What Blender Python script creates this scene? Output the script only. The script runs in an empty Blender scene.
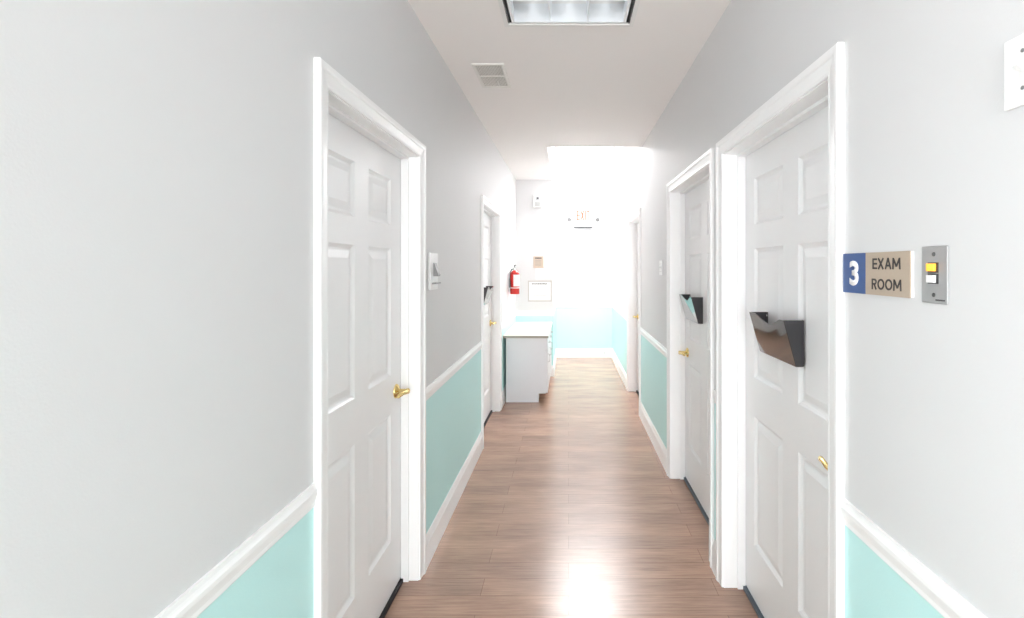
import bpy, bmesh, math, random
from mathutils import Vector, Matrix
random.seed(4)
S = bpy.context.scene
COL = S.collection
PI = math.pi

# ------------------------------------------------------------------ camera
EYE = 1.518
FPX = 488.0
cd = bpy.data.cameras.new('camera')
cam = bpy.data.objects.new('camera', cd); COL.objects.link(cam)
cam.location = (0, 0, EYE); cam.rotation_euler = (PI/2, 0, 0)
cd.sensor_fit = 'HORIZONTAL'; cd.sensor_width = 36.0
cd.lens = FPX/1024*36.0
cd.shift_x = -56.5/1024; cd.shift_y = -42.5/1024
cd.clip_start = 0.02; cd.clip_end = 60
S.camera = cam

# ------------------------------------------------------------------ light and exposure
W = bpy.data.worlds.new('world'); S.world = W; W.use_nodes = True
W.node_tree.nodes['Background'].inputs[0].default_value = (0.9, 0.95, 1.0, 1)
W.node_tree.nodes['Background'].inputs[1].default_value = 1.0
S.view_settings.view_transform = 'Standard'
S.view_settings.look = 'None'
S.view_settings.gamma = 1.0
S.view_settings.use_curve_mapping = False
S.view_settings.exposure = 2.15
S.cycles.max_bounces = 12
S.cycles.diffuse_bounces = 8
S.cycles.glossy_bounces = 5

def area(name, loc, direction, sx, sy, power, color):
    l = bpy.data.lights.new(name, 'AREA'); l.shape = 'RECTANGLE'; l.size = sx; l.size_y = sy
    l.energy = power; l.color = color
    o = bpy.data.objects.new(name, l); COL.objects.link(o); o.location = loc
    o.rotation_euler = Vector(direction).to_track_quat('-Z', 'Y').to_euler()
    return o
# added fill lights behind the camera, each set in a made-up window
area('fill_rear', (0.0, -5.20, 1.24), (0, 1, 0.05), 1.15, 2.2, 50, (0.99, 0.99, 1.0))
area('fill_side', (-0.70, -0.55, 1.45), (1, 0, 0), 1.1, 1.3, 5.8, (0.97, 0.98, 1.0))
SKYLIGHT = 6.1      # radiance of the opal skylight over the raised part
LAMP_TROFFER = 0.4   # tubes behind the louvre

# ------------------------------------------------------------------ materials
def mat(name, col, rough=0.5, metal=0.0, noise=0.0, nscale=8.0, bump=0.0, bscale=60.0, spec=0.5,
        emit=None, estr=0.0, trans=0.0, coat=0.0):
    m = bpy.data.materials.new(name); m.use_nodes = True
    nt = m.node_tree; b = nt.nodes['Principled BSDF']
    b.inputs['Base Color'].default_value = (*col, 1)
    b.inputs['Roughness'].default_value = rough
    b.inputs['Metallic'].default_value = metal
    b.inputs['Specular IOR Level'].default_value = spec
    b.inputs['Transmission Weight'].default_value = trans
    b.inputs['Coat Weight'].default_value = coat
    if emit:
        b.inputs['Emission Color'].default_value = (*emit, 1)
        b.inputs['Emission Strength'].default_value = estr
    tc = nt.nodes.new('ShaderNodeTexCoord')
    if noise:
        n = nt.nodes.new('ShaderNodeTexNoise'); n.inputs['Scale'].default_value = nscale
        n.inputs['Detail'].default_value = 4
        nt.links.new(tc.outputs['Object'], n.inputs['Vector'])
        r = nt.nodes.new('ShaderNodeMixRGB'); r.blend_type = 'MIX'
        r.inputs[1].default_value = (*[c*(1-noise) for c in col], 1)
        r.inputs[2].default_value = (*[min(1, c*(1+noise)) for c in col], 1)
        nt.links.new(n.outputs['Fac'], r.inputs[0]); nt.links.new(r.outputs[0], b.inputs['Base Color'])
    if bump:
        n2 = nt.nodes.new('ShaderNodeTexNoise'); n2.inputs['Scale'].default_value = bscale
        n2.inputs['Detail'].default_value = 3
        nt.links.new(tc.outputs['Object'], n2.inputs['Vector'])
        bp = nt.nodes.new('ShaderNodeBump'); bp.inputs['Strength'].default_value = bump
        bp.inputs['Distance'].default_value = 0.002
        nt.links.new(n2.outputs['Fac'], bp.inputs['Height']); nt.links.new(bp.outputs[0], b.inputs['Normal'])
    return m

GREY = mat('grey_wall_paint', (0.705, 0.705, 0.71), 0.55, noise=0.01, nscale=1.5, bump=0.12, bscale=220, spec=0.3)
MINT = mat('mint_wall_paint', (0.57, 0.86, 0.85), 0.5, noise=0.01, nscale=1.5, bump=0.12, bscale=220, spec=0.3)
CEIL = mat('ceiling_paint', (0.88, 0.86, 0.848), 0.75, noise=0.008, nscale=1.2, bump=0.1, bscale=160, spec=0.2)
TRIM = mat('white_gloss_trim', (0.93, 0.93, 0.935), 0.28, spec=0.45, noise=0.004)
DOORM = mat('white_door_paint', (0.92, 0.92, 0.93), 0.33, bump=0.05, bscale=90, spec=0.45, noise=0.004)
BRASS = mat('brass', (0.86, 0.66, 0.28), 0.17, metal=1.0, noise=0.03, nscale=30)
WHITEP = mat('white_plastic', (0.86, 0.86, 0.86), 0.35, noise=0.004)
OFFW = mat('offwhite_plastic', (0.80, 0.80, 0.79), 0.45, noise=0.01)
GREYP = mat('grey_plastic', (0.22, 0.22, 0.22), 0.4, noise=0.02)
DARK = mat('dark_plastic', (0.03, 0.03, 0.034), 0.35, noise=0.05)
BLACKGAP = mat('black_rubber', (0.012, 0.013, 0.016), 0.6, noise=0.05)
SEALG = mat('slate_threshold', (0.09, 0.12, 0.15), 0.35, noise=0.05)
SMOKEF = mat('smoked_plastic', (0.055, 0.047, 0.04), 0.06, spec=0.9, noise=0.05, coat=0.5)
SMOKES = mat('smoked_plastic_side', (0.045, 0.043, 0.048), 0.4, noise=0.04)
STEEL = mat('brushed_steel', (0.50, 0.505, 0.51), 0.4, metal=0.55, bump=0.1, bscale=300, noise=0.02)
SCREW = mat('screw_metal', (0.12, 0.12, 0.12), 0.4, metal=0.6, noise=0.05)
ORANGE = mat('orange_button', (1.0, 0.38, 0.03), 0.35, emit=(1.0, 0.42, 0.05), estr=0.25, noise=0.01)
BLUE = mat('blue_sign', (0.045, 0.105, 0.29), 0.35, noise=0.03)
TAN = mat('tan_sign', (0.47, 0.385, 0.30), 0.45, noise=0.04, nscale=120)
INK = mat('ink', (0.045, 0.04, 0.04), 0.5, noise=0.05)
WLET = mat('white_lettering', (0.9, 0.9, 0.9), 0.4, noise=0.004)
RED = mat('red_enamel', (0.66, 0.03, 0.025), 0.22, noise=0.02, coat=0.4)
PAPER = mat('paper', (0.86, 0.86, 0.87), 0.8, noise=0.01)
PTAN = mat('tan_card', (0.62, 0.50, 0.40), 0.7, noise=0.05, nscale=60)
FRAMEM = mat('pale_frame', (0.55, 0.52, 0.50), 0.45, noise=0.02)
INKL = mat('grey_ink', (0.30, 0.30, 0.31), 0.7, noise=0.05)
CABM = mat('white_laminate', (0.74, 0.75, 0.78), 0.35, noise=0.01)
TOPM = mat('cream_laminate', (0.82, 0.79, 0.70), 0.3, noise=0.02, nscale=80)
TOPE = mat('laminate_edge', (0.36, 0.33, 0.28), 0.4, noise=0.03)
TOEM = mat('brown_toe_board', (0.36, 0.25, 0.17), 0.5, noise=0.06)
LOUV = mat('louvre_aluminium', (0.80, 0.83, 0.86), 0.3, metal=0.25, noise=0.01)
TUBE = mat('fluorescent_tube', (0.9, 0.9, 0.9), 0.4, emit=(0.93, 0.97, 1.0), estr=LAMP_TROFFER, noise=0.003)
LENS = mat('lamp_lens', (0.9, 0.9, 0.9), 0.4, emit=(0.985, 0.99, 1.0), estr=SKYLIGHT, noise=0.003)
EXITM = mat('exit_letter', (0.20, 0.075, 0.042), 0.6, spec=0.1, emit=(1.0, 0.3, 0.1), estr=0.02, noise=0.01)
EXSHADE = mat('sign_shade_grey', (0.09, 0.09, 0.09), 0.5, spec=0.2, noise=0.02)  # dark grey standing in for shade below the sign and lamp heads
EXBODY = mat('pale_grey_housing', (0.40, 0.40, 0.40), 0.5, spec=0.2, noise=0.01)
GLASS = mat('window_glass', (0.95, 0.97, 1.0), 0.02, trans=1.0, noise=0.001)
VENTM = mat('vent_enamel', (0.80, 0.79, 0.76), 0.45, noise=0.01)
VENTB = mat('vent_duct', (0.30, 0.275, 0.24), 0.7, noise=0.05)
GAUGE = mat('clear_strobe', (0.75, 0.77, 0.8), 0.1, noise=0.01)

def floor_material():
    m = bpy.data.materials.new('wood_plank_floor'); m.use_nodes = True
    nt = m.node_tree; b = nt.nodes['Principled BSDF']; L = nt.links.new
    N = nt.nodes.new
    tc = N('ShaderNodeTexCoord')
    def mapped(sx, sy, rz=0):
        mp = N('ShaderNodeMapping'); mp.inputs['Scale'].default_value = (sx, sy, 1)
        mp.inputs['Rotation'].default_value = (0, 0, rz)
        L(tc.outputs['Object'], mp.inputs['Vector']); return mp.outputs[0]
    # plank tone: brick texture with the rows running across the corridor
    br = N('ShaderNodeTexBrick'); L(mapped(1, 1), br.inputs['Vector'])
    br.offset = 0.37; br.inputs['Scale'].default_value = 1.0
    br.inputs['Brick Width'].default_value = 1.1; br.inputs['Row Height'].default_value = 0.125
    br.inputs['Mortar Size'].default_value = 0.0012; br.inputs['Mortar Smooth'].default_value = 0.3
    br.inputs['Bias'].default_value = 0.0
    br.inputs['Color1'].default_value = (0.43, 0.275, 0.20, 1)
    br.inputs['Color2'].default_value = (0.36, 0.235, 0.178, 1)
    br.inputs['Mortar'].default_value = (0.22, 0.13, 0.09, 1)
    g = N('ShaderNodeTexNoise'); g.inputs['Scale'].default_value = 1.0; g.inputs['Detail'].default_value = 8
    g.inputs['Roughness'].default_value = 0.65
    L(mapped(5, 95, 0.015), g.inputs['Vector'])
    gr = N('ShaderNodeValToRGB'); L(g.outputs['Fac'], gr.inputs[0])
    gr.color_ramp.elements[0].position = 0.32; gr.color_ramp.elements[0].color = (0.74, 0.74, 0.74, 1)
    gr.color_ramp.elements[1].position = 0.66; gr.color_ramp.elements[1].color = (1.2, 1.18, 1.17, 1)
    mx = N('ShaderNodeMixRGB'); mx.blend_type = 'MULTIPLY'; mx.inputs[0].default_value = 0.85
    L(br.outputs['Color'], mx.inputs[1]); L(gr.outputs[0], mx.inputs[2])
    g2 = N('ShaderNodeTexNoise'); g2.inputs['Scale'].default_value = 1.0; g2.inputs['Detail'].default_value = 5
    L(mapped(2.2, 7), g2.inputs['Vector'])
    r2 = N('ShaderNodeValToRGB'); L(g2.outputs['Fac'], r2.inputs[0])
    r2.color_ramp.elements[0].position = 0.3; r2.color_ramp.elements[0].color = (0.78, 0.76, 0.76, 1)
    r2.color_ramp.elements[1].position = 0.7; r2.color_ramp.elements[1].color = (1.18, 1.16, 1.12, 1)
    m2 = N('ShaderNodeMixRGB'); m2.blend_type = 'MULTIPLY'; m2.inputs[0].default_value = 0.8
    L(mx.outputs[0], m2.inputs[1]); L(r2.outputs[0], m2.inputs[2])
    L(m2.outputs[0], b.inputs['Base Color'])
    # gloss: uneven, scuffed
    g3 = N('ShaderNodeTexNoise'); g3.inputs['Scale'].default_value = 1.0; g3.inputs['Detail'].default_value = 6
    L(mapped(2.5, 9), g3.inputs['Vector'])
    mr = N('ShaderNodeMapRange'); L(g3.outputs['Fac'], mr.inputs[0])
    mr.inputs[1].default_value = 0.3; mr.inputs[2].default_value = 0.7
    mr.inputs[3].default_value = 0.21; mr.inputs[4].default_value = 0.25
    L(mr.outputs[0], b.inputs['Roughness'])
    b.inputs['Specular IOR Level'].default_value = 0.5
    g4 = N('ShaderNodeTexNoise'); g4.inputs['Scale'].default_value = 1.0; g4.inputs['Detail'].default_value = 2
    L(mapped(3, 75), g4.inputs['Vector'])
    bp = N('ShaderNodeBump'); bp.inputs['Strength'].default_value = 0.7; bp.inputs['Distance'].default_value = 0.001
    L(g4.outputs['Fac'], bp.inputs['Height'])
    bp2 = N('ShaderNodeBump'); bp2.inputs['Strength'].default_value = 0.3; bp2.inputs['Distance'].default_value = 0.0006
    inv = N('ShaderNodeMath'); inv.operation = 'SUBTRACT'; inv.inputs[0].default_value = 1.0
    L(br.outputs['Fac'], inv.inputs[1]); L(inv.outputs[0], bp2.inputs['Height']); L(bp.outputs[0], bp2.inputs['Normal'])
    L(bp2.outputs[0], b.inputs['Normal'])
    return m
FLOOR = floor_material()

# ------------------------------------------------------------------ mesh helpers
class MB:
    """collects geometry and links it as one mesh object"""
    def __init__(s): s.v = []; s.f = []; s.m = []; s.sm = []
    def add(s, vs, fs, mi=0, smooth=False):
        k = len(s.v); s.v += [tuple(p) for p in vs]
        for f in fs: s.f.append([i+k for i in f]); s.m.append(mi); s.sm.append(smooth)
        return s
    def box(s, x0, x1, y0, y1, z0, z1, mi=0, bev=0.0):
        if bev > 0:
            bm = bmesh.new(); bmesh.ops.create_cube(bm, size=1)
            for v in bm.verts:
                v.co = Vector(((x0+x1)/2+v.co.x*(x1-x0), (y0+y1)/2+v.co.y*(y1-y0), (z0+z1)/2+v.co.z*(z1-z0)))
            bmesh.ops.bevel(bm, geom=bm.edges[:], offset=bev, segments=2, affect='EDGES', profile=0.6)
            bm.verts.index_update()
            s.add([v.co[:] for v in bm.verts], [[v.index for v in f.verts] for f in bm.faces], mi)
            bm.free(); return s
        vs = [(x, y, z) for x in (x0, x1) for y in (y0, y1) for z in (z0, z1)]
        fs = [(0,1,3,2), (4,6,7,5), (0,4,5,1), (2,3,7,6), (0,2,6,4), (1,5,7,3)]
        return s.add(vs, fs, mi)
    def prism(s, poly, axis, a, b, mi=0):
        """poly = list of 2D points; extruded along axis between a and b"""
        def P(p, t):
            if axis == 'x': return (t, p[0], p[1])
            if axis == 'y': return (p[0], t, p[1])
            return (p[0], p[1], t)
        n = len(poly)
        vs = [P(p, a) for p in poly]+[P(p, b) for p in poly]
        fs = [[i, (i+1) % n, (i+1) % n+n, i+n] for i in range(n)]+[list(range(n))[::-1], list(range(n, 2*n))]
        return s.add(vs, fs, mi)
    def lathe(s, prof, origin, axis='z', n=24, mi=0, smooth=True):
        """prof = [(radius, height)...] about the axis"""
        ox, oy, oz = origin; vs = []; fs = []
        for r, h in prof:
            for k in range(n):
                a = 2*PI*k/n; c, q = r*math.cos(a), r*math.sin(a)
                if axis == 'z': vs.append((ox+c, oy+q, oz+h))
                elif axis == 'y': vs.append((ox+c, oy+h, oz+q))
                else: vs.append((ox+h, oy+c, oz+q))
        for i in range(len(prof)-1):
            for k in range(n):
                fs.append([i*n+k, i*n+(k+1) % n, (i+1)*n+(k+1) % n, (i+1)*n+k])
        fs.append(list(range(n))[::-1]); fs.append([(len(prof)-1)*n+k for k in range(n)])
        return s.add(vs, fs, mi, smooth)
    def tube(s, pts, rad, n=10, mi=0, flat=1.0):
        pts = [Vector(p) for p in pts]; rs = rad if isinstance(rad, (list, tuple)) else [rad]*len(pts)
        vs = []; fs = []; up = Vector((0, 0, 1))
        for i, p in enumerate(pts):
            t = (pts[min(i+1, len(pts)-1)]-pts[max(i-1, 0)]).normalized()
            a = t.cross(up)
            if a.length < 1e-3: a = t.cross(Vector((0, 1, 0)))
            a.normalize(); c = a.cross(t).normalized()
            for k in range(n):
                an = 2*PI*k/n
                vs.append(p+a*math.cos(an)*rs[i]*flat+c*math.sin(an)*rs[i])
        for i in range(len(pts)-1):
            for k in range(n): fs.append([i*n+k, i*n+(k+1) % n, (i+1)*n+(k+1) % n, (i+1)*n+k])
        fs.append(list(range(n))[::-1]); fs.append([(len(pts)-1)*n+k for k in range(n)])
        return s.add(vs, fs, mi, True)
    def build(s, name, mats, parent=None, mesh=None):
        me = bpy.data.meshes.new(name); me.from_pydata(s.v, [], s.f); me.update()
        if not isinstance(mats, (list, tuple)): mats = [mats]
        for m in mats: me.materials.append(m)
        for p, mi, sm in zip(me.polygons, s.m, s.sm): p.material_index = mi; p.use_smooth = sm
        bm = bmesh.new(); bm.from_mesh(me); bmesh.ops.recalc_face_normals(bm, faces=bm.faces)
        bm.to_mesh(me); bm.free()
        if any(s.sm) and hasattr(me, 'set_sharp_from_angle'): me.set_sharp_from_angle(angle=math.radians(40))
        o = bpy.data.objects.new(name, me); COL.objects.link(o); o.parent = parent
        return o

def tag(o, label=None, cat=None, group=None, kind=None):
    if label: o['label'] = label
    if cat: o['category'] = cat
    if group: o['group'] = group
    if kind: o['kind'] = kind
    return o
def empty(name, loc=(0, 0, 0), rz=0.0):
    o = bpy.data.objects.new(name, None); COL.objects.link(o)
    o.location = loc; o.rotation_euler = (0, 0, rz); o.empty_display_size = 0.05
    return o
def tree(o, parent=None):
    c = o.copy(); COL.objects.link(c); c.parent = parent
    for ch in list(o.children): tree(ch, c)
    return c
def text(name, body, m, parent, loc, width, height, thick=0.0015, bold=0.0, sp=1.0):
    """lettering in the local XZ plane, facing -Y, scaled to the given width and height, centred on loc"""
    cu = bpy.data.curves.new(name, 'FONT'); cu.body = body; cu.size = 1.0; cu.offset = bold
    cu.space_character = sp; cu.resolution_u = 5
    t = bpy.data.objects.new(name+'_curve', cu); COL.objects.link(t)
    bpy.context.view_layer.update()
    me = bpy.data.meshes.new_from_object(t.evaluated_get(bpy.context.evaluated_depsgraph_get()))
    bpy.data.objects.remove(t)
    xs = [v.co.x for v in me.vertices]; ys = [v.co.y for v in me.vertices]
    cx, cy = (min(xs)+max(xs))/2, (min(ys)+max(ys))/2
    kx, ky = width/(max(xs)-min(xs)), height/(max(ys)-min(ys))
    for v in me.vertices: v.co = Vector(((v.co.x-cx)*kx, 0, (v.co.y-cy)*ky))
    bm = bmesh.new(); bm.from_mesh(me)
    r = bmesh.ops.extrude_face_region(bm, geom=bm.faces[:])
    for e in r['geom']:
        if isinstance(e, bmesh.types.BMVert): e.co.y -= thick
    bmesh.ops.recalc_face_normals(bm, faces=bm.faces)
    bm.to_mesh(me); bm.free(); me.materials.clear(); me.materials.append(m)
    o = bpy.data.objects.new(name, me); COL.objects.link(o); o.parent = parent; o.location = loc
    return o

# ------------------------------------------------------------------ dimensions (metres, y runs down the corridor)
XL, XR = -0.727, 0.735
CE = 2.72; CE2 = 3.43
YB, YE = -5.25, 8.15
YG = 6.75; XG = -0.215          # partition that narrows the far end on the left
YS = 4.92                       # where the ceiling steps up
T = 0.14                        # wall thickness
CW = 0.066                      # casing width
OH = 2.05                       # opening height
RAIL0, RAIL1 = 0.836, 0.902
BB = 0.15
LD = [(1.393, 2.428), (4.06, 5.18)]             # outer edges of the door casings, left wall
RD = [(1.300, 2.375), (2.455, 3.56), (4.95, 6.00)]

# ------------------------------------------------------------------ setting
f = MB().box(XL-T, XR+T, YB-T, YE+T, -0.12, 0.0).build('floor', FLOOR)
tag(f, 'brown wood plank floor running down the corridor', 'floor', kind='structure')

def side_wall(x0, x1, doors, y0, y1, holes=(), ztop=CE):
    m = MB(); ops = sorted([(a+CW-0.02, b-CW+0.02, 0.0, OH+0.02) for a, b in doors]+list(holes)); y = y0
    zm = 0.87
    for a, b, z0, z1 in ops:
        m.box(x0, x1, y, a, 0, zm, 1).box(x0, x1, y, a, zm, ztop, 0)
        m.box(x0, x1, a, b, z1, ztop, 0)
        if z0 > 0: m.box(x0, x1, a, b, 0, zm, 1); m.box(x0, x1, a, b, zm, z0, 0)
        y = b
    m.box(x0, x1, y, y1, 0, zm, 1).box(x0, x1, y, y1, zm, ztop, 0)
    return m
WINL = (-1.10, 0.0, 0.95, 2.15)  # opening for the added side window, out of view
wl = side_wall(XL-T, XL, LD, YB, YG, [WINL]).build('wall_left', [GREY, MINT])
tag(wl, 'long corridor wall on the left, grey above and mint green below the rail', 'wall', kind='structure')
mr_ = side_wall(XR, XR+T, RD, YB, YE)
mr_.box(XR, XR+T, YS, YE, CE, CE2, 0)
wr = mr_.build('wall_right', [GREY, MINT])
tag(wr, 'long corridor wall on the right, grey above and mint green below the rail', 'wall', kind='structure')
w = MB().box(XG, XR+T, YE, YE+T, 0, 0.87, 1).box(XG, XR+T, YE, YE+T, 0.87, CE2+0.07, 0).build('wall_far', [GREY, MINT])
tag(w, 'end wall of the corridor carrying the exit sign', 'wall', kind='structure')
w = MB().box(XL-T, XG, YG, YE+T, 0, 0.87, 1).box(XL-T, XG, YG, YE+T, 0.87, CE, 0).build('wall_partition', [GREY, MINT])
tag(w, 'short grey wall behind the low cabinet with framed notice and papers', 'wall', kind='structure')
# rear wall with an added window for the fill light (behind the camera)
m = MB()
bx0, bx1, bz0, bz1 = -0.6, 0.6, 0.08, 2.4
m.box(XL-T, bx0, YB-T, YB, 0, CE).box(bx1, XR+T, YB-T, YB, 0, CE).box(bx0, bx1, YB-T, YB, 0, bz0).box(bx0, bx1, YB-T, YB, bz1, CE)
tag(m.build('wall_back', GREY), 'grey wall behind the camera around the added tall window', 'wall', kind='structure')
def window(name, loc, rz, wd, ht, label):  # unseen window added around a fill light
    r = empty(name, loc, rz); tag(r, label, 'window', kind='structure')
    a = MB(); t = 0.05
    a.box(-wd/2, wd/2, 0.03, 0.08, 0, t).box(-wd/2, wd/2, 0.03, 0.08, ht-t, ht)
    a.box(-wd/2, -wd/2+t, 0.03, 0.08, t, ht-t).box(wd/2-t, wd/2, 0.03, 0.08, t, ht-t)
    a.box(-0.02, 0.02, 0.03, 0.08, t, ht-t).box(-wd/2+t, wd/2-t, 0.03, 0.08, ht/2-0.02, ht/2+0.02)
    a.build('window_frame', TRIM, r)
    MB().box(-wd/2+t, wd/2-t, 0.05, 0.056, t, ht-t).build('window_pane', GLASS, r)
window('added_window_1', (0, YB, bz0), PI, bx1-bx0, bz1-bz0, 'tall white framed window added behind the camera for the rear fill light')
window('added_window_2', (XL, (WINL[0]+WINL[1])/2, WINL[2]), PI/2, WINL[1]-WINL[0], WINL[3]-WINL[2], 'white framed window added out of view in the left wall for the side fill light')

# ceiling with a hole for the recessed lamp, low strip on the left and the raised part
TX0, TX1, TY0, TY1 = -0.300, 0.304, 1.208, 2.416
m = MB(); TOP = CE2+0.07
m.box(XL-T, TX0, YB-T, YS, CE, TOP).box(TX1, XR+T, YB-T, YS, CE, TOP)
m.box(TX0, TX1, YB-T, TY0, CE, TOP).box(TX0, TX1, TY1, YS, CE, TOP)
m.box(XL-T, XG, YS, YE+T, CE, TOP)
m.box(XG, XR+T, YS, YE, CE2, TOP)
tag(m.build('ceiling', CEIL), 'pale corridor ceiling that steps up at the far end', 'ceiling', kind='structure')

# ---- baseboards and chair rails
BBP = [(0, 0), (0.017, 0), (0.017, 0.012), (0.015, 0.018), (0.015, 0.112), (0.011, 0.122), (0.009, 0.130), (0.006, 0.143), (0.003, BB), (0, BB)]
RP = [(0, RAIL0), (0.005, RAIL0), (0.007, RAIL0+0.004), (0.0065, RAIL0+0.014), (0.009, RAIL0+0.024), (0.0125, RAIL0+0.036),
      (0.0125, RAIL0+0.046), (0.010, RAIL0+0.050), (0.008, RAIL0+0.056), (0.007, RAIL1), (0, RAIL1)]
def runs(doors, y0, y1):
    out = []; y = y0
    for a, b in doors: out.append((y, a)); y = b
    out.append((y, y1)); return out
for nm_b, nm_r, x, s_, doors, yend, lab in (
        ('baseboard_left', 'trim_1', XL, 1, LD, YG, 'left wall'), ('baseboard_right', 'trim_2', XR, -1, RD, YE, 'right wall')):
    a = MB(); b = MB()
    for y0, y1 in runs(doors, YB, yend):
        a.prism([(x+s_*u, z) for u, z in BBP], 'y', y0, y1)
        b.prism([(x+s_*u, z) for u, z in RP], 'y', y0, y1)
    tag(a.build(nm_b, TRIM), 'white baseboard along the foot of the %s' % lab, 'baseboard', kind='structure')
    tag(b.build(nm_r, TRIM), 'white chair rail along the %s' % lab, 'chair rail', kind='structure')
a = MB(); a.prism([(YE-u, z) for u, z in BBP], 'x', XG, XR)
tag(a.build('baseboard_far', TRIM), 'white baseboard at the foot of the end wall', 'baseboard', kind='structure')
a = MB(); a.prism([(YE-u, z) for u, z in RP], 'x', XG, XR)
tag(a.build('trim_3', TRIM), 'white chair rail across the end wall', 'chair rail', kind='structure')
def wrap(P, y_end):                        # runs along the partition face then round its corner
    m = MB(); n = len(P)
    vs = [(XL, YG-u, z) for u, z in P]+[(XG+u, YG-u, z) for u, z in P]+[(XG+u, y_end, z) for u, z in P]
    fs = [[i+k*n, (i+1) % n+k*n, (i+1) % n+(k+1)*n, i+(k+1)*n] for k in range(2) for i in range(n)]
    fs += [list(range(n))[::-1], list(range(2*n, 3*n))]
    return m.add(vs, fs)
tag(wrap(BBP, YE).build('baseboard_partition', TRIM), 'white baseboard around the short wall behind the cabinet', 'baseboard', kind='structure')
tag(wrap(RP, YE).build('trim_4', TRIM), 'white chair rail around the short wall behind the cabinet', 'chair rail', kind='structure')

# ------------------------------------------------------------------ doors
CP = [(0.0, 0), (0.0, 0.009), (0.004, 0.011), (0.010, 0.010), (0.024, 0.012), (0.036, 0.014), (0.040, 0.018), (0.046, 0.0195), (0.058, 0.0195), (0.060, 0.017), (0.060, 0)]
CP = [(u*1.1, v) for u, v in CP]
def leaf_mesh(wd, y, st):
    """six panel leaf; local x centred, face at y, bottom z 0.012"""
    mu = 0.128; z0 = 0.020; z1 = OH-0.008
    pw = (wd-2*st-mu)/2
    xs = [-wd/2, -wd/2+st, -wd/2+st+pw, wd/2-st-pw, wd/2-st, wd/2]
    zs = [z0, 0.265, 0.845, 1.02, 1.60, 1.705, 1.915, z1]
    m = MB()
    for i in range(5):
        for j in range(7):
            a, b, c, d = xs[i], xs[i+1], zs[j], zs[j+1]
            if i in (1, 3) and j in (1, 3, 5):
                prev = None
                for off, dep in ((0, 0), (0.006, 0.006), (0.014, 0.011), (0.022, 0.011), (0.050, 0.003)):
                    o_ = off
                    r = [(a+o_, y+dep, c+o_), (b-o_, y+dep, c+o_), (b-o_, y+dep, d-o_), (a+o_, y+dep, d-o_)]
                    if prev: m.add(prev+r, [[k, (k+1) % 4, (k+1) % 4+4, k+4] for k in range(4)])
                    prev = r
                m.add(prev, [[0, 1, 2, 3]])
            else:
                m.add([(a, y, c), (b, y, c), (b, y, d), (a, y, d)], [[0, 1, 2, 3]])
    # edges and back
    y2 = y+0.040; a, b = -wd/2, wd/2
    m.add([(a, y, z0), (b, y, z0), (b, y, z1), (a, y, z1), (a, y2, z0), (b, y2, z0), (b, y2, z1), (a, y2, z1)],
          [(0, 4, 5, 1), (1, 5, 6, 2), (2, 6, 7, 3), (3, 7, 4, 0), (4, 7, 6, 5)])
    return m
def door(name, x, y0, y1, rz, hs, label, recess, thr):
    r = empty(name, (x, (y0+y1)/2, 0), rz); tag(r, label, 'door', kind='structure')
    wo = (y1-y0)-2*CW; h = wo/2
    m = MB(); n = len(CP)
    vs = []
    for (bx, bz, sx, sz) in ((-h, 0, -1, 0), (-h, OH, -1, 1), (h, OH, 1, 1), (h, 0, 1, 0)):
        vs += [(bx+sx*u, -v, bz+sz*u) for u, v in CP]
    fs = [[i+k*n, (i+1) % n+k*n, (i+1) % n+(k+1)*n, i+(k+1)*n] for k in range(3) for i in range(n)]
    fs += [list(range(n))[::-1], list(range(3*n, 4*n))]
    m.add(vs, fs); m.build('casing', TRIM, r)
    j = MB(); jd = T; jt = 0.018
    j.box(-h-jt, -h+0.004, -0.001, jd, 0, OH-0.004).box(h-0.004, h+jt, -0.001, jd, 0, OH-0.004)
    j.box(-h-jt, h+jt, -0.001, jd, OH-0.004, OH+jt)
    s0, s1 = recess-0.038, recess-0.002
    j.box(-h+0.004, -h+0.015, s0, s1, 0, OH-0.015).box(h-0.015, h-0.004, s0, s1, 0, OH-0.015).box(-h+0.004, h-0.004, s0, s1, OH-0.016, OH-0.004)
    j.build('jamb', TRIM, r)
    wl_ = wo-0.014
    lf = leaf_mesh(wl_, recess, 0.132 if x < 0 else 0.110).build('door_leaf', DOORM, r)
    MB().box(-h+0.005, h-0.005, recess-0.014, recess+0.041, 0.0005, 0.017).build('threshold', thr, r)
    # lever handle
    hx = hs*(wl_/2-0.068); hz = 0.934 if x < 0 else 0.915; q = MB()
    q.lathe([(0.012, 0), (0.033, 0), (0.033, -0.004), (0.029, -0.009), (0.016, -0.013), (0.011, -0.018), (0.0105, -0.046), (0.013, -0.050), (0.013, -0.060), (0.009, -0.064)], (hx, recess, hz), 'y', 24)
    pts = [(hx, recess-0.056, hz), (hx-hs*0.03, recess-0.057, hz+0.001), (hx-hs*0.055, recess-0.053, hz+0.004), (hx-hs*0.08, recess-0.048, hz+0.003), (hx-hs*0.094, recess-0.044, hz-0.002), (hx-hs*0.098, recess-0.043, hz-0.006)]
    q.tube(pts, [0.011, 0.0095, 0.009, 0.010, 0.0085, 0.004], 12, 0, 0.8)
    tag(q.build('lever_handle', BRASS, lf), 'brass lever handle')
    for z in (0.25, 1.05, 1.82):
        g = MB().lathe([(0.006, -0.045), (0.0065, -0.04), (0.0065, 0.04), (0.006, 0.045)], (-hs*(h-0.006), recess-0.006, z), 'z', 12)
        g.build('hinge', OFFW, lf)
    return r
RL, RR = 0.082, 0.10
door('door_1', XL, *LD[0], PI/2, 1, 'white six panel door in the left wall nearest the camera', RL, BLACKGAP)
door('door_2', XL, *LD[1], PI/2, 1, 'white six panel door in the left wall before the low cabinet', RL, BLACKGAP)
door('door_3', XR, *RD[0], -PI/2, 1, 'white six panel door beside the exam room 3 sign', RR, SEALG)
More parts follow.
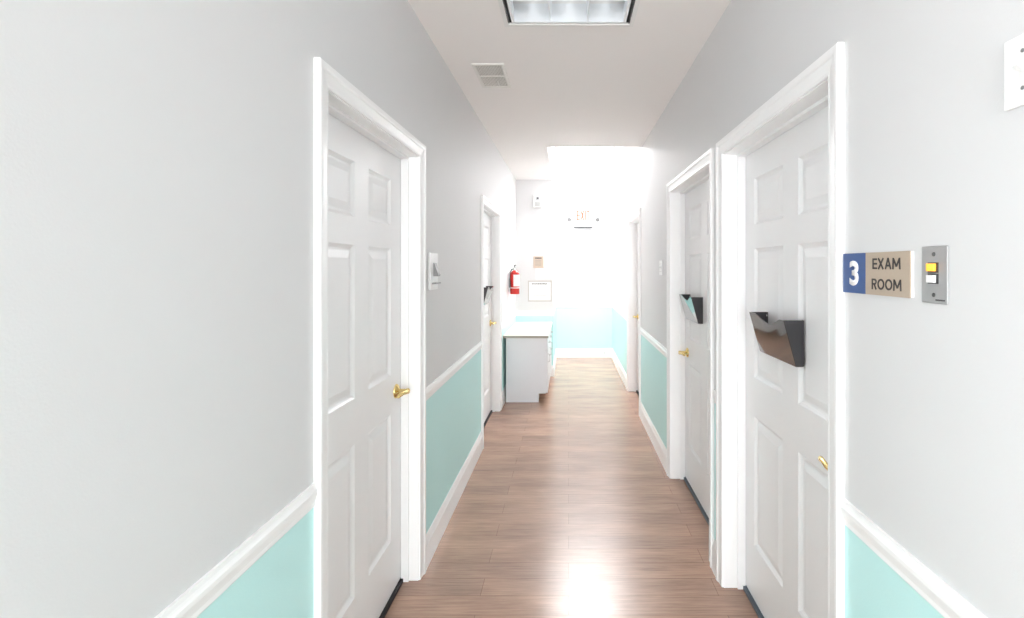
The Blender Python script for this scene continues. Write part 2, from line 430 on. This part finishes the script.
door('door_4', XR, *RD[1], -PI/2, -1, 'white six panel door in the middle of the right wall', RR, SEALG)
door('door_5', XR, *RD[2], -PI/2, -1, 'white door in the right wall near the corridor end', RR, BLACKGAP)

# ------------------------------------------------------------------ ceiling lamps
t = empty('ceiling_light', ((TX0+TX1)/2, (TY0+TY1)/2, CE)); hx, hy = (TX1-TX0)/2, (TY1-TY0)/2
tag(t, 'recessed fluorescent ceiling light with a white louvre at the top of the picture', 'ceiling light')
m = MB(); e = 0.018
m.box(-hx-e, hx+e, hy-0.002, hy+e, -0.007, -0.0005).box(-hx-e, hx+e, -hy-e, -hy+0.002, -0.007, -0.0005)
m.box(-hx-e, -hx+0.002, -hy, hy, -0.007, -0.0005).box(hx-0.002, hx+e, -hy, hy, -0.007, -0.0005)
m.build('frame', OFFW, t)
m = MB(); m.box(-hx+0.001, hx-0.001, -hy+0.001, hy-0.001, 0.135, 0.145, 0)
for sx in (-1, 1): m.box(sx*(hx-0.006)-0.004, sx*(hx-0.006)+0.004, -hy+0.002, hy-0.002, 0, 0.135, 1)
for sy in (-1, 1): m.box(-hx+0.002, hx-0.002, sy*(hy-0.006)-0.004, sy*(hy-0.006)+0.004, 0, 0.135, 0)
m.box(-hx+0.010, hx-0.010, hy-0.0125, hy-0.0105, 0.0, 0.05, 1)
m.build('housing', [OFFW, DARK], t)
m = MB(); lx, ly = hx-0.028, hy-0.020
for sx in (-1, 1): m.box(sx*lx-0.007, sx*lx+0.007, -ly, ly, -0.004, 0.06)
for sy in (-1, 1): m.box(-lx, lx, sy*ly-0.007, sy*ly+0.007, -0.004, 0.085)
for k in (1, 2):
    x = -lx+2*lx*k/3; m.prism([(x-0.0015, -0.002), (x+0.0015, -0.002), (x+0.010, 0.062), (x-0.010, 0.062)], 'y', -ly, ly)
for k in range(1, 6):
    y = -ly+2*ly*k/6; m.prism([(y-0.002, -0.002), (y+0.002, -0.002), (y+0.016, 0.062), (y-0.016, 0.062)], 'x', -lx, lx)
m.build('louvre', LOUV, t)
for k in range(3):
    x = -lx+2*lx*(k+0.5)/3
    MB().lathe([(0.006, -0.575), (0.0125, -0.57), (0.0125, 0.57), (0.006, 0.575)], (x, 0, 0.112), 'y', 14).build('tube', TUBE, t)
# opal skylight in the raised ceiling, hidden from here by the ceiling step
t = empty('skylight', (0.26, 6.98, CE2)); tag(t, 'opal panel skylight in the raised ceiling at the corridor end', 'skylight')
m = MB(); sx_, sy_ = 0.42, 0.74
for s_ in (-1, 1):
    m.box(-sx_-0.04, sx_+0.04, s_*(sy_+0.02)-0.02, s_*(sy_+0.02)+0.02, -0.03, -0.0005)
    m.box(s_*(sx_+0.02)-0.02, s_*(sx_+0.02)+0.02, -sy_, sy_, -0.03, -0.0005)
m.build('frame', TRIM, t)
MB().box(-sx_, sx_, -sy_, sy_, -0.018, -0.006).build('panel', LENS, t)

# ceiling vent
t = empty('ceiling_vent', (-0.479, 3.072, CE)); tag(t, 'small white ventilation grille in the ceiling left of the light', 'vent')
vx, vy = 0.096, 0.187; m = MB(); fr = 0.017
for s_ in (-1, 1):
    m.box(-vx, vx, s_*(vy-fr/2)-fr/2, s_*(vy-fr/2)+fr/2, -0.008, -0.0005)
    m.box(s_*(vx-fr/2)-fr/2, s_*(vx-fr/2)+fr/2, -vy+fr, vy-fr, -0.008, -0.0005)
m.build('frame', VENTM, t)
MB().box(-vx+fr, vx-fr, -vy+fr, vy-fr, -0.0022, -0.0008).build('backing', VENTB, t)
m = MB(); n = 17
for k in range(n):
    x = -vx+fr+(2*vx-2*fr)*(k+0.5)/n; m.prism([(x-0.003, -0.007), (x-0.0008, -0.007), (x+0.0025, -0.0024), (x+0.0003, -0.0024)], 'y', -vy+fr, vy-fr)
for y in (-0.004, 0.004): m.box(-vx+fr, vx-fr, y-0.0012, y+0.0012, -0.0078, -0.0024)
m.build('louvre', VENTM, t)
MB().box(0.018, 0.026, 0.075, 0.15, -0.011, -0.0078).build('damper_lever', VENTM, t)

# ------------------------------------------------------------------ file pockets on the doors
def pocket_parts(r):
    wd, h = 0.325, 0.165; p0, p1 = 0.030, 0.075; th = 0.003; hw = wd/2
    def yo(z): return -(p0+(p1-p0)*(z/h))
    def top(u):            # u -1..1 : scooped front edge
        a = abs(u-0.10)
        return h-0.029*max(0.0, math.cos(min(a/0.72, 1)*PI/2))**1.3
    m = MB(); n = 28; vs = []
    for i in range(n+1):
        u = -1+2*i/n; x = u*hw
        zt = top(u)
        for z in (0.0, zt*0.5, zt):
            vs.append((x, yo(z), z))
        for z in (zt, zt*0.5, 0.0):
            vs.append((x, yo(z)+th, z))
    fs = []
    for i in range(n):
        for k in range(6): fs.append([i*6+k, (i+1)*6+k, (i+1)*6+(k+1) % 6, i*6+(k+1) % 6])
    fs += [[0, 1, 2, 3, 4, 5], [n*6+k for k in range(6)][::-1]]
    m.add(vs, fs); m.build('front_panel', SMOKEF, r)
    for s_ in (-1, 1):
        x0, x1 = sorted((s_*hw, s_*(hw-th)))
        m = MB(); m.prism([(-0.0005, 0.004), (-0.0005, h), (yo(h)+th*0.5, h), (yo(0)+th*0.5, 0.0), (-0.006, 0.0)], 'x', x0, x1)
        m.build('side_panel', SMOKES, r)
    MB().box(-hw+th, hw-th, -0.003, -0.0005, 0.0, h*0.4).box(-hw+th, -hw+0.012, -0.003, -0.0005, h*0.4, h).box(hw-0.012, hw-th, -0.003, -0.0005, h*0.4, h).box(-hw+th, hw-th, yo(0)+th, -0.003, 0, th).build('back_panel', SMOKES, r)
    for s_ in (-1, 1):
        q = MB().lathe([(0.004, 0), (0.004, -0.001), (0.002, -0.002)], (s_*(hw-0.0075), -0.0031, h-0.014), 'y', 12)
        tag(q.build('screw', WHITEP, r), 'pale screw')
def pocket(x, y, rz, label, first=None):
    if first: r = tree(first); r.location = (x, y, 1.162); r.rotation_euler = (0, 0, rz)
    else: r = empty('file_pocket', (x, y, 1.162), rz); pocket_parts(r)
    tag(r, label, 'file holder', 'file pockets on the corridor doors'); return r
p1 = pocket(XR+RR, 1.890, -PI/2, 'black plastic file pocket on the door beside the exam room 3 sign')
pocket(XR+RR, 3.19, -PI/2, 'black plastic file pocket on the middle door of the right wall', p1)
pocket(XL-RL, 4.62, PI/2, 'small dark file pocket on the left door beside the low cabinet', p1)

# ------------------------------------------------------------------ wall sign EXAM ROOM 3
t = empty('room_sign', (XR, 1.1635, 1.501), -PI/2)
tag(t, 'blue and tan sign reading 3 EXAM ROOM beside the right hand door', 'sign')
MB().box(-0.127, 0.127, -0.006, -0.0005, -0.050, 0.050, bev=0.0008).build('backplate', WHITEP, t)
MB().box(-0.1275, -0.0305, -0.0085, -0.006, -0.0505, 0.0505).build('number_panel', BLUE, t)
MB().box(-0.030, 0.125, -0.0085, -0.006, -0.0505, 0.0505).build('word_panel', TAN, t)
text('number', '3', WLET, t, (-0.078, -0.0085, 0.0), 0.038, 0.063, 0.0008, 0.035)
def stroke_letter(ch, cx, cz, w, h, b, y, parent, ink=INK):
    """capital letter drawn with strokes of width b, local XZ plane facing -Y"""
    m = MB()
    def bar(x0, z0, x1, z1):
        d = Vector((x1-x0, z1-z0)); n = Vector((-d.y, d.x)).normalized()*b/2
        p = [(x0+n.x, z0+n.y), (x1+n.x, z1+n.y), (x1-n.x, z1-n.y), (x0-n.x, z0-n.y)]
        m.prism([(cx+u, cz+v) for u, v in p], 'y', y-0.0008, y)
    def arc_(ax, az, rx, rz, a0, a1, n=20):
        for k in range(n):
            p, q = a0+(a1-a0)*k/n, a0+(a1-a0)*(k+1)/n
            pts = [(ax+(rx+b/2)*math.cos(p), az+(rz+b/2)*math.sin(p)), (ax+(rx+b/2)*math.cos(q), az+(rz+b/2)*math.sin(q)),
                   (ax+(rx-b/2)*math.cos(q), az+(rz-b/2)*math.sin(q)), (ax+(rx-b/2)*math.cos(p), az+(rz-b/2)*math.sin(p))]
            m.prism([(cx+u, cz+v) for u, v in pts], 'y', y-0.0008, y)
    W2, H2 = w/2-b/2, h/2
    if ch == 'E':
        bar(-W2, -H2, -W2, H2)
        for z in (-H2+b/2, 0, H2-b/2): bar(-W2, z, W2+b/2, z)
    elif ch == 'I': bar(0, -H2, 0, H2)
    elif ch == 'T': bar(0, -H2, 0, H2); bar(-w/2, H2-b/2, w/2, H2-b/2)
    elif ch == 'X': bar(-W2, -H2, W2, H2); bar(-W2, H2, W2, -H2)
    elif ch == 'A': bar(-W2, -H2, 0, H2); bar(W2, -H2, 0, H2); bar(-W2*0.55, -H2*0.35, W2*0.55, -H2*0.35)
    elif ch == 'M': bar(-W2, -H2, -W2*0.9, H2); bar(W2, -H2, W2*0.9, H2); bar(-W2*0.9, H2-b/4, 0, -H2*0.5); bar(W2*0.9, H2-b/4, 0, -H2*0.5)
    elif ch == 'O': arc_(0, 0, W2, H2-b/2, 0, 2*PI, 28)
    elif ch == 'R':
        bar(-W2, -H2, -W2, H2); zc = H2*0.42; rz = H2-b/2-zc; xr = W2*0.1
        bar(-W2, H2-b/2, xr, H2-b/2); bar(-W2, zc-rz, xr, zc-rz); arc_(xr, zc, W2-xr, rz, -PI/2, PI/2, 12)
        bar(0, zc-rz, W2, -H2)
    return m.build('letter', ink, parent)
for word, cz, ws in (('EXAM', 0.0235, (0.0165, 0.022, 0.023, 0.027)), ('ROOM', -0.0245, (0.0185, 0.0245, 0.0245, 0.027))):
    tot = sum(ws)+3*0.0032; x = 0.047-tot/2
    wr_ = empty('lettering', (0, 0, 0)); wr_.parent = t
    for ch_, w_ in zip(word, ws):
        stroke_letter(ch_, x+w_/2, cz, w_, 0.0255, 0.0043, -0.0085, wr_); x += w_+0.0032

# brushed call station plate
t = empty('call_button_plate', (XR, 0.9765, 1.5015), -PI/2)
tag(t, 'brushed metal wall plate with one orange and one white button', 'switch')
m = MB().box(-0.035, 0.035, -0.004, -0.0005, -0.0572, 0.0572, bev=0.0025); m.build('plate', STEEL, t)
MB().box(-0.0145, 0.0125, -0.0058, -0.0035, 0.004, 0.0245).build('bezel', DARK, t)
MB().box(-0.0145, 0.0125, -0.0058, -0.0035, -0.018, 0.0025).build('bezel', DARK, t)
tag(MB().box(-0.0125, 0.008, -0.011, -0.0056, 0.007, 0.0225, bev=0.001).build('button', ORANGE, t), 'orange push button')
tag(MB().box(-0.0125, 0.008, -0.011, -0.0056, -0.016, -0.0005, bev=0.001).build('button', WLET, t), 'white push button')
for z in (0.041, -0.0405):
    MB().lathe([(0.0042, 0), (0.0042, -0.001), (0.003, -0.002)], (0, -0.004, z), 'y', 14).build('screw', SCREW, t)
m = MB()
for k in range(7): m.box(0.005+k*0.0035, 0.0075+k*0.0035, -0.0045, -0.0038, -0.0515, -0.0488)
m.build('small_print', INK, t)

# ------------------------------------------------------------------ light switches
def switch(x, y, z, rz, label, gangs=1, group='white toggle switch plates on the walls'):
    t = empty('light_switch', (x, y, z), rz); tag(t, label, 'switch', group)
    wd = 0.070+0.046*(gangs-1)
    MB().box(-wd/2, wd/2, -0.006, -0.0005, -0.0575, 0.0575, bev=0.002).build('plate', WHITEP, t)
    for g in range(gangs):
        gx = (g-(gangs-1)/2)*0.046
        MB().box(gx-0.006, gx+0.006, -0.0068, -0.0058, -0.0125, 0.0125).build('slot', OFFW, t)
        MB().prism([(-0.006, -0.004), (-0.006, 0.006), (-0.019, 0.011), (-0.019, 0.005)], 'x', gx-0.0045, gx+0.0045).build('toggle', WHITEP, t)
        for sz in (-0.030, 0.030):
            MB().lathe([(0.0033, 0), (0.0033, -0.001), (0.002, -0.0016)], (gx, -0.006, sz), 'y', 12).build('screw', GREYP, t)
    return t
switch(XR, 0.783, 1.835, -PI/2, 'white switch plate high on the right wall at the picture edge')
switch(XR, 3.86, 1.508, -PI/2, 'white double switch plate between the middle and far right doors', 2)
switch(XL, 5.43, 1.508, PI/2, 'white switch plate beside the far left door near the fire extinguisher')
switch(XR, 6.35, 1.508, -PI/2, 'white switch plate beyond the last door of the right wall')
# intercom style panel beside the nearest left door
t = empty('wall_control', (XL, 2.595, 1.492), PI/2)
tag(t, 'white wall control box beside the nearest left door', 'wall control')
MB().box(-0.072, 0.072, -0.014, -0.0005, -0.097, 0.097, bev=0.003).build('housing', WHITEP, t)
MB().prism([(-0.014, -0.025), (-0.014, 0.045), (-0.019, 0.045), (-0.040, -0.018), (-0.038, -0.025)], 'x', -0.022, 0.022).build('lever', GREYP, t)
MB().box(-0.05, 0.05, -0.036, -0.014, -0.066, -0.058, bev=0.002).build('ledge', GREYP, t)

# ------------------------------------------------------------------ far end: low cabinet and worktop
cx0, cx1, cy0, cy1, ch = -0.698, -0.252, 5.455, 6.728, 0.722
t = empty('base_cabinet', ((cx0+cx1)/2, (cy0+cy1)/2, 0))
tag(t, 'low white laminate base cabinet with toe kick against the left wall', 'cabinet')
X0, X1 = cx0-(cx0+cx1)/2, cx1-(cx0+cx1)/2; Y0, Y1 = cy0-(cy0+cy1)/2, cy1-(cy0+cy1)/2
sp = [(X0, 0), (X1-0.082, 0), (X1-0.082, 0.098), (X1, 0.098), (X1, ch), (X0, ch)]
m = MB(); m.prism(sp, 'y', Y0, Y0+0.018).prism(sp, 'y', Y1-0.018, Y1)
m.box(X0, X1, Y0+0.018, Y1-0.018, 0.098, 0.116).box(X0, X1, Y0+0.018, Y1-0.018, ch-0.02, ch).box(X0, X0+0.012, Y0+0.018, Y1-0.018, 0.116, ch-0.02)
m.box(X0, X1, -0.009, 0.009, 0.116, ch-0.02)
m.build('body', CABM, t)
tag(MB().box(X1-0.10, X1-0.083, Y0+0.018, Y1-0.018, 0, 0.098).build('toe_board', TOEM, t), 'brown toe board')
n = 3; dw = (Y1-Y0-0.006)/n
for k in range(n):
    a = Y0+0.003+k*dw
    d = MB().box(X1+0.001, X1+0.019, a+0.002, a+dw-0.002, 0.105, 0.565, bev=0.002).build('cabinet_door', CABM, t)
    MB().tube([(X1+0.019, a+0.06, 0.44), (X1+0.040, a+0.06, 0.445), (X1+0.040, a+0.06, 0.525), (X1+0.019, a+0.06, 0.53)], 0.004, 8).build('handle', STEEL, d)
    d = MB().box(X1+0.001, X1+0.019, a+0.002, a+dw-0.002, 0.572, 0.715, bev=0.002).build('drawer', CABM, t)
    MB().tube([(X1+0.019, a+dw/2-0.048, 0.645), (X1+0.040, a+dw/2-0.045, 0.645), (X1+0.040, a+dw/2+0.045, 0.645), (X1+0.019, a+dw/2+0.048, 0.645)], 0.004, 8).build('handle', STEEL, d)
wt = MB().box(XL+0.001, -0.2225, 5.40, YG-0.001, ch+0.001, ch+0.032, 0, bev=0.003)
o = wt.build('worktop', [TOPM, TOPE])
tag(o, 'cream laminate worktop on the low white cabinet', 'worktop')
tag(MB().box(XL+0.001, -0.2215, 5.3985, 5.3998, ch+0.003, ch+0.029).build('edge_band', TOPE, o), 'tan edge band')

# ------------------------------------------------------------------ fire extinguisher
t = empty('fire_extinguisher', (XL+0.078, 5.90, 1.185), 0)
tag(t, 'red fire extinguisher hanging on the left wall above the worktop', 'fire extinguisher')
r = 0.057
MB().lathe([(0.03, 0.0), (r-0.004, 0.0), (r, 0.006), (r, 0.235), (r-0.006, 0.258), (r-0.02, 0.276), (0.02, 0.287), (0.018, 0.292)], (0, 0, 0), 'z', 32).build('cylinder', RED, t)
m = MB(); m.lathe([(0.019, 0.29), (0.019, 0.315), (0.014, 0.32), (0.014, 0.332)], (0, 0, 0), 'z', 20)
tag(m.build('valve', STEEL, t), 'metal valve')
m = MB(); m.prism([(-0.012, 0.318), (0.012, 0.316), (0.012, 0.322), (0.075, 0.308), (0.078, 0.313), (0.012, 0.330)], 'x', -0.009, 0.009)
m.prism([(-0.012, 0.334), (0.03, 0.345), (0.082, 0.344), (0.082, 0.350), (0.025, 0.353), (-0.014, 0.344)], 'x', -0.009, 0.009)
m.build('lever', DARK, t)
m = MB().lathe([(0.004, 0), (0.013, -0.002), (0.013, -0.009), (0.004, -0.011)], (0, -0.018, 0.303), 'y', 16); m.build('pressure_gauge', WLET, t)
pts = [(-0.004, -0.016, 0.303), (-0.03, -0.040, 0.30), (-0.052, -0.052, 0.26), (-0.055, -0.052, 0.18), (-0.052, -0.046, 0.08)]
m = MB().tube(pts, [0.006, 0.007, 0.007, 0.007, 0.010], 10); tag(m.build('hose', DARK, t), 'black hose')
# curved label and lower band
def arc(a0, a1, z0, z1, rr):
    m = MB(); n = 16; vs = []
    for i in range(n+1):
        a = a0+(a1-a0)*i/n
        for q in (rr, rr+0.0008):
            vs += [(q*math.cos(a), q*math.sin(a), z0), (q*math.cos(a), q*math.sin(a), z1)]
    fs = []
    for i in range(n):
        b = i*4
        fs += [[b+2, b+3, b+7, b+6], [b, b+4, b+5, b+1], [b, b+2, b+6, b+4], [b+1, b+5, b+7, b+3]]
    return m.add(vs, fs, 0, True)
arc(-1.75, -0.2, 0.095, 0.235, r+0.0002).build('label', PAPER, t)
arc(-2.9, 0.4, 0.072, 0.080, r+0.0002).build('strap', WLET, t)
MB().box(-0.0775, -0.058, -0.02, 0.02, 0.03, 0.25).build('bracket', STEEL, t)

# ------------------------------------------------------------------ things on the short grey wall
def sheet(name, cx, cz, wd, ht, m_, label, cat, y=YG, th=0.003, tilt=0.0, group=None):
    o = MB().box(-wd/2, wd/2, -th, -0.0006, -ht/2, ht/2).build(name, m_)
    o.location = (cx, y, cz); o.rotation_euler = (0, tilt, 0)
    return tag(o, label, cat, group)
def PX(px, y): return (px-568.5)*y/FPX
def PZ(py, y): return EYE-(py-266.5)*y/FPX
y = YG
# framed notice
fx, fz = (PX(528, y)+PX(552, y))/2, (PZ(280.5, y)+PZ(301.5, y))/2
fw, fh = PX(552, y)-PX(528, y), PZ(280.5, y)-PZ(301.5, y)
t = empty('framed_notice', (fx, y, fz)); tag(t, 'framed notice with a heading line on the short grey wall', 'notice')
m = MB(); b = 0.018
m.box(-fw/2, fw/2, -0.018, -0.0006, -fh/2, -fh/2+b).box(-fw/2, fw/2, -0.018, -0.0006, fh/2-b, fh/2)
m.box(-fw/2, -fw/2+b, -0.018, -0.0006, -fh/2+b, fh/2-b).box(fw/2-b, fw/2, -0.018, -0.0006, -fh/2+b, fh/2-b)
m.build('frame', FRAMEM, t)
MB().box(-fw/2+b, fw/2-b, -0.008, -0.0006, -fh/2+b, fh/2-b).build('sheet', PAPER, t)
m = MB(); x = -0.115
while x < 0.09:
    w_ = random.uniform(0.006, 0.014); m.box(x, x+w_, -0.0088, -0.0081, 0.092, 0.092+random.choice((0.012, 0.016))); x += w_+0.004
m.build('heading', INK, t)
m = MB()
for (a0, a1, c0, c1) in ((-0.085, 0.085, 0.028, 0.031), (-0.085, 0.085, -0.062, -0.059), (-0.085, -0.082, -0.06, 0.03), (0.082, 0.085, -0.06, 0.03)):
    m.box(a0, a1, -0.0088, -0.0081, c0, c1)
for k in range(4): m.box(-0.07, 0.05+0.01*(k % 2), -0.0088, -0.0081, 0.01-k*0.018, 0.0125-k*0.018)
m.build('text_block', INKL, t)
# tan pamphlet holder and sheets
t = empty('pamphlet', (PX(538.5, y), y, PZ(262.2, y))); tag(t, 'tan pamphlet with a dark heading pinned above the framed notice', 'pamphlet')
MB().box(-0.070, 0.070, -0.012, -0.0006, -0.080, 0.080, bev=0.001).build('card', PTAN, t)
m = MB(); x = -0.045
while x < 0.04: m.box(x, x+0.011, -0.0128, -0.0121, 0.046, 0.066); x += 0.015
m.build('heading', INK, t)
m = MB()
for k in range(5): m.box(-0.05, 0.04, -0.0128, -0.0121, 0.022-k*0.018, 0.026-k*0.018)
m.build('text_block', INKL, t)
sheet('paper_sheet', PX(547.6, y), PZ(261.5, y), 0.125, 0.165, PAPER, 'white paper sheet pinned right of the tan pamphlet', 'paper', tilt=0.03)
sheet('paper_sheet', PX(543.8, y), PZ(273.8, y), 0.225, 0.150, PAPER, 'white paper sheet pinned between the tan pamphlet and the framed notice', 'paper', tilt=-0.02)
# alarm strobe
t = empty('fire_alarm_strobe', (PX(538, y), y, PZ(201.5, y))); tag(t, 'white alarm strobe high on the short grey wall', 'alarm')
MB().box(-0.065, 0.065, -0.045, -0.0006, -0.085, 0.085, bev=0.008).build('housing', WHITEP, t)
MB().prism([(-0.045, 0.01), (-0.045, 0.06), (-0.085, 0.05), (-0.085, 0.02)], 'x', -0.025, 0.025).build('lens', GAUGE, t)
m = MB()
for k in range(4): m.box(-0.04, 0.03, -0.0465, -0.045, -0.065+k*0.014, -0.059+k*0.014)
m.build('sounder_slot', GREYP, t)
tag(MB().box(-0.012, 0.014, -0.088, -0.085, 0.026, 0.044).build('bulb', DARK, t), 'dark bulb')

# ------------------------------------------------------------------ exit sign on the end wall
y = YE
t = empty('exit_sign', (PX(583.2, y), y, PZ(217, y))); tag(t, 'white EXIT sign with two emergency lamp heads on the end wall', 'exit sign')
MB().box(-0.16, 0.16, -0.045, -0.0006, -0.085, 0.135, bev=0.006).build('housing', EXBODY, t)
MB().box(-0.16, 0.16, -0.085, -0.0006, -0.165, -0.088, bev=0.006).build('battery_box', WHITEP, t)
tag(MB().box(-0.155, 0.155, -0.080, -0.0006, -0.185, -0.1655, bev=0.002).build('underside_shade', EXSHADE, t), 'grey strip drawn as the shade under the sign')  # underside shade of the battery box built as a dark strip
el = empty('lettering'); el.parent = t
for ch_, cx_, w_ in (('E', -0.082, 0.056), ('X', -0.016, 0.066), ('I', 0.034, 0.02), ('T', 0.080, 0.060)):
    stroke_letter(ch_, cx_, 0.022, w_, 0.160, 0.019, -0.0452, el, EXITM)
for s_ in (-1, 1):
    hd = MB().lathe([(0.018, 0), (0.028, -0.010), (0.032, -0.050), (0.036, -0.075), (0.033, -0.080)], (s_*0.235, -0.035, -0.055), 'y', 24).build('lamp_head', EXSHADE, t)  # underside shade of the heads put into their colour
    MB().lathe([(0.030, 0), (0.030, -0.002), (0.012, -0.005)], (s_*0.235, -0.1145, -0.055), 'y', 20).build('lens', EXSHADE, hd)
    MB().tube([(s_*0.150, -0.03, -0.02), (s_*0.19, -0.035, -0.045), (s_*0.215, -0.05, -0.055)], 0.012, 10).build('lamp_arm', WHITEP, t)

# spring door stop on the far baseboard
t = empty('door_stop', (PX(604.3, YE), YE-0.015, 0.075)); tag(t, 'small spring door stop on the end wall baseboard', 'door stop')
pts = [(0.007*math.cos(k*0.9), -0.004-k*0.0012, 0.007*math.sin(k*0.9)) for k in range(62)]
MB().tube(pts, 0.0016, 6).build('spring', GREYP, t)
MB().lathe([(0.006, -0.07), (0.010, -0.072), (0.010, -0.088), (0.007, -0.090)], (0, 0, 0), 'y', 14).build('rubber_tip', OFFW, t)
MB().lathe([(0.011, -0.0008), (0.011, -0.005), (0.008, -0.006)], (0, 0, 0), 'y', 14).build('base', GREYP, t)
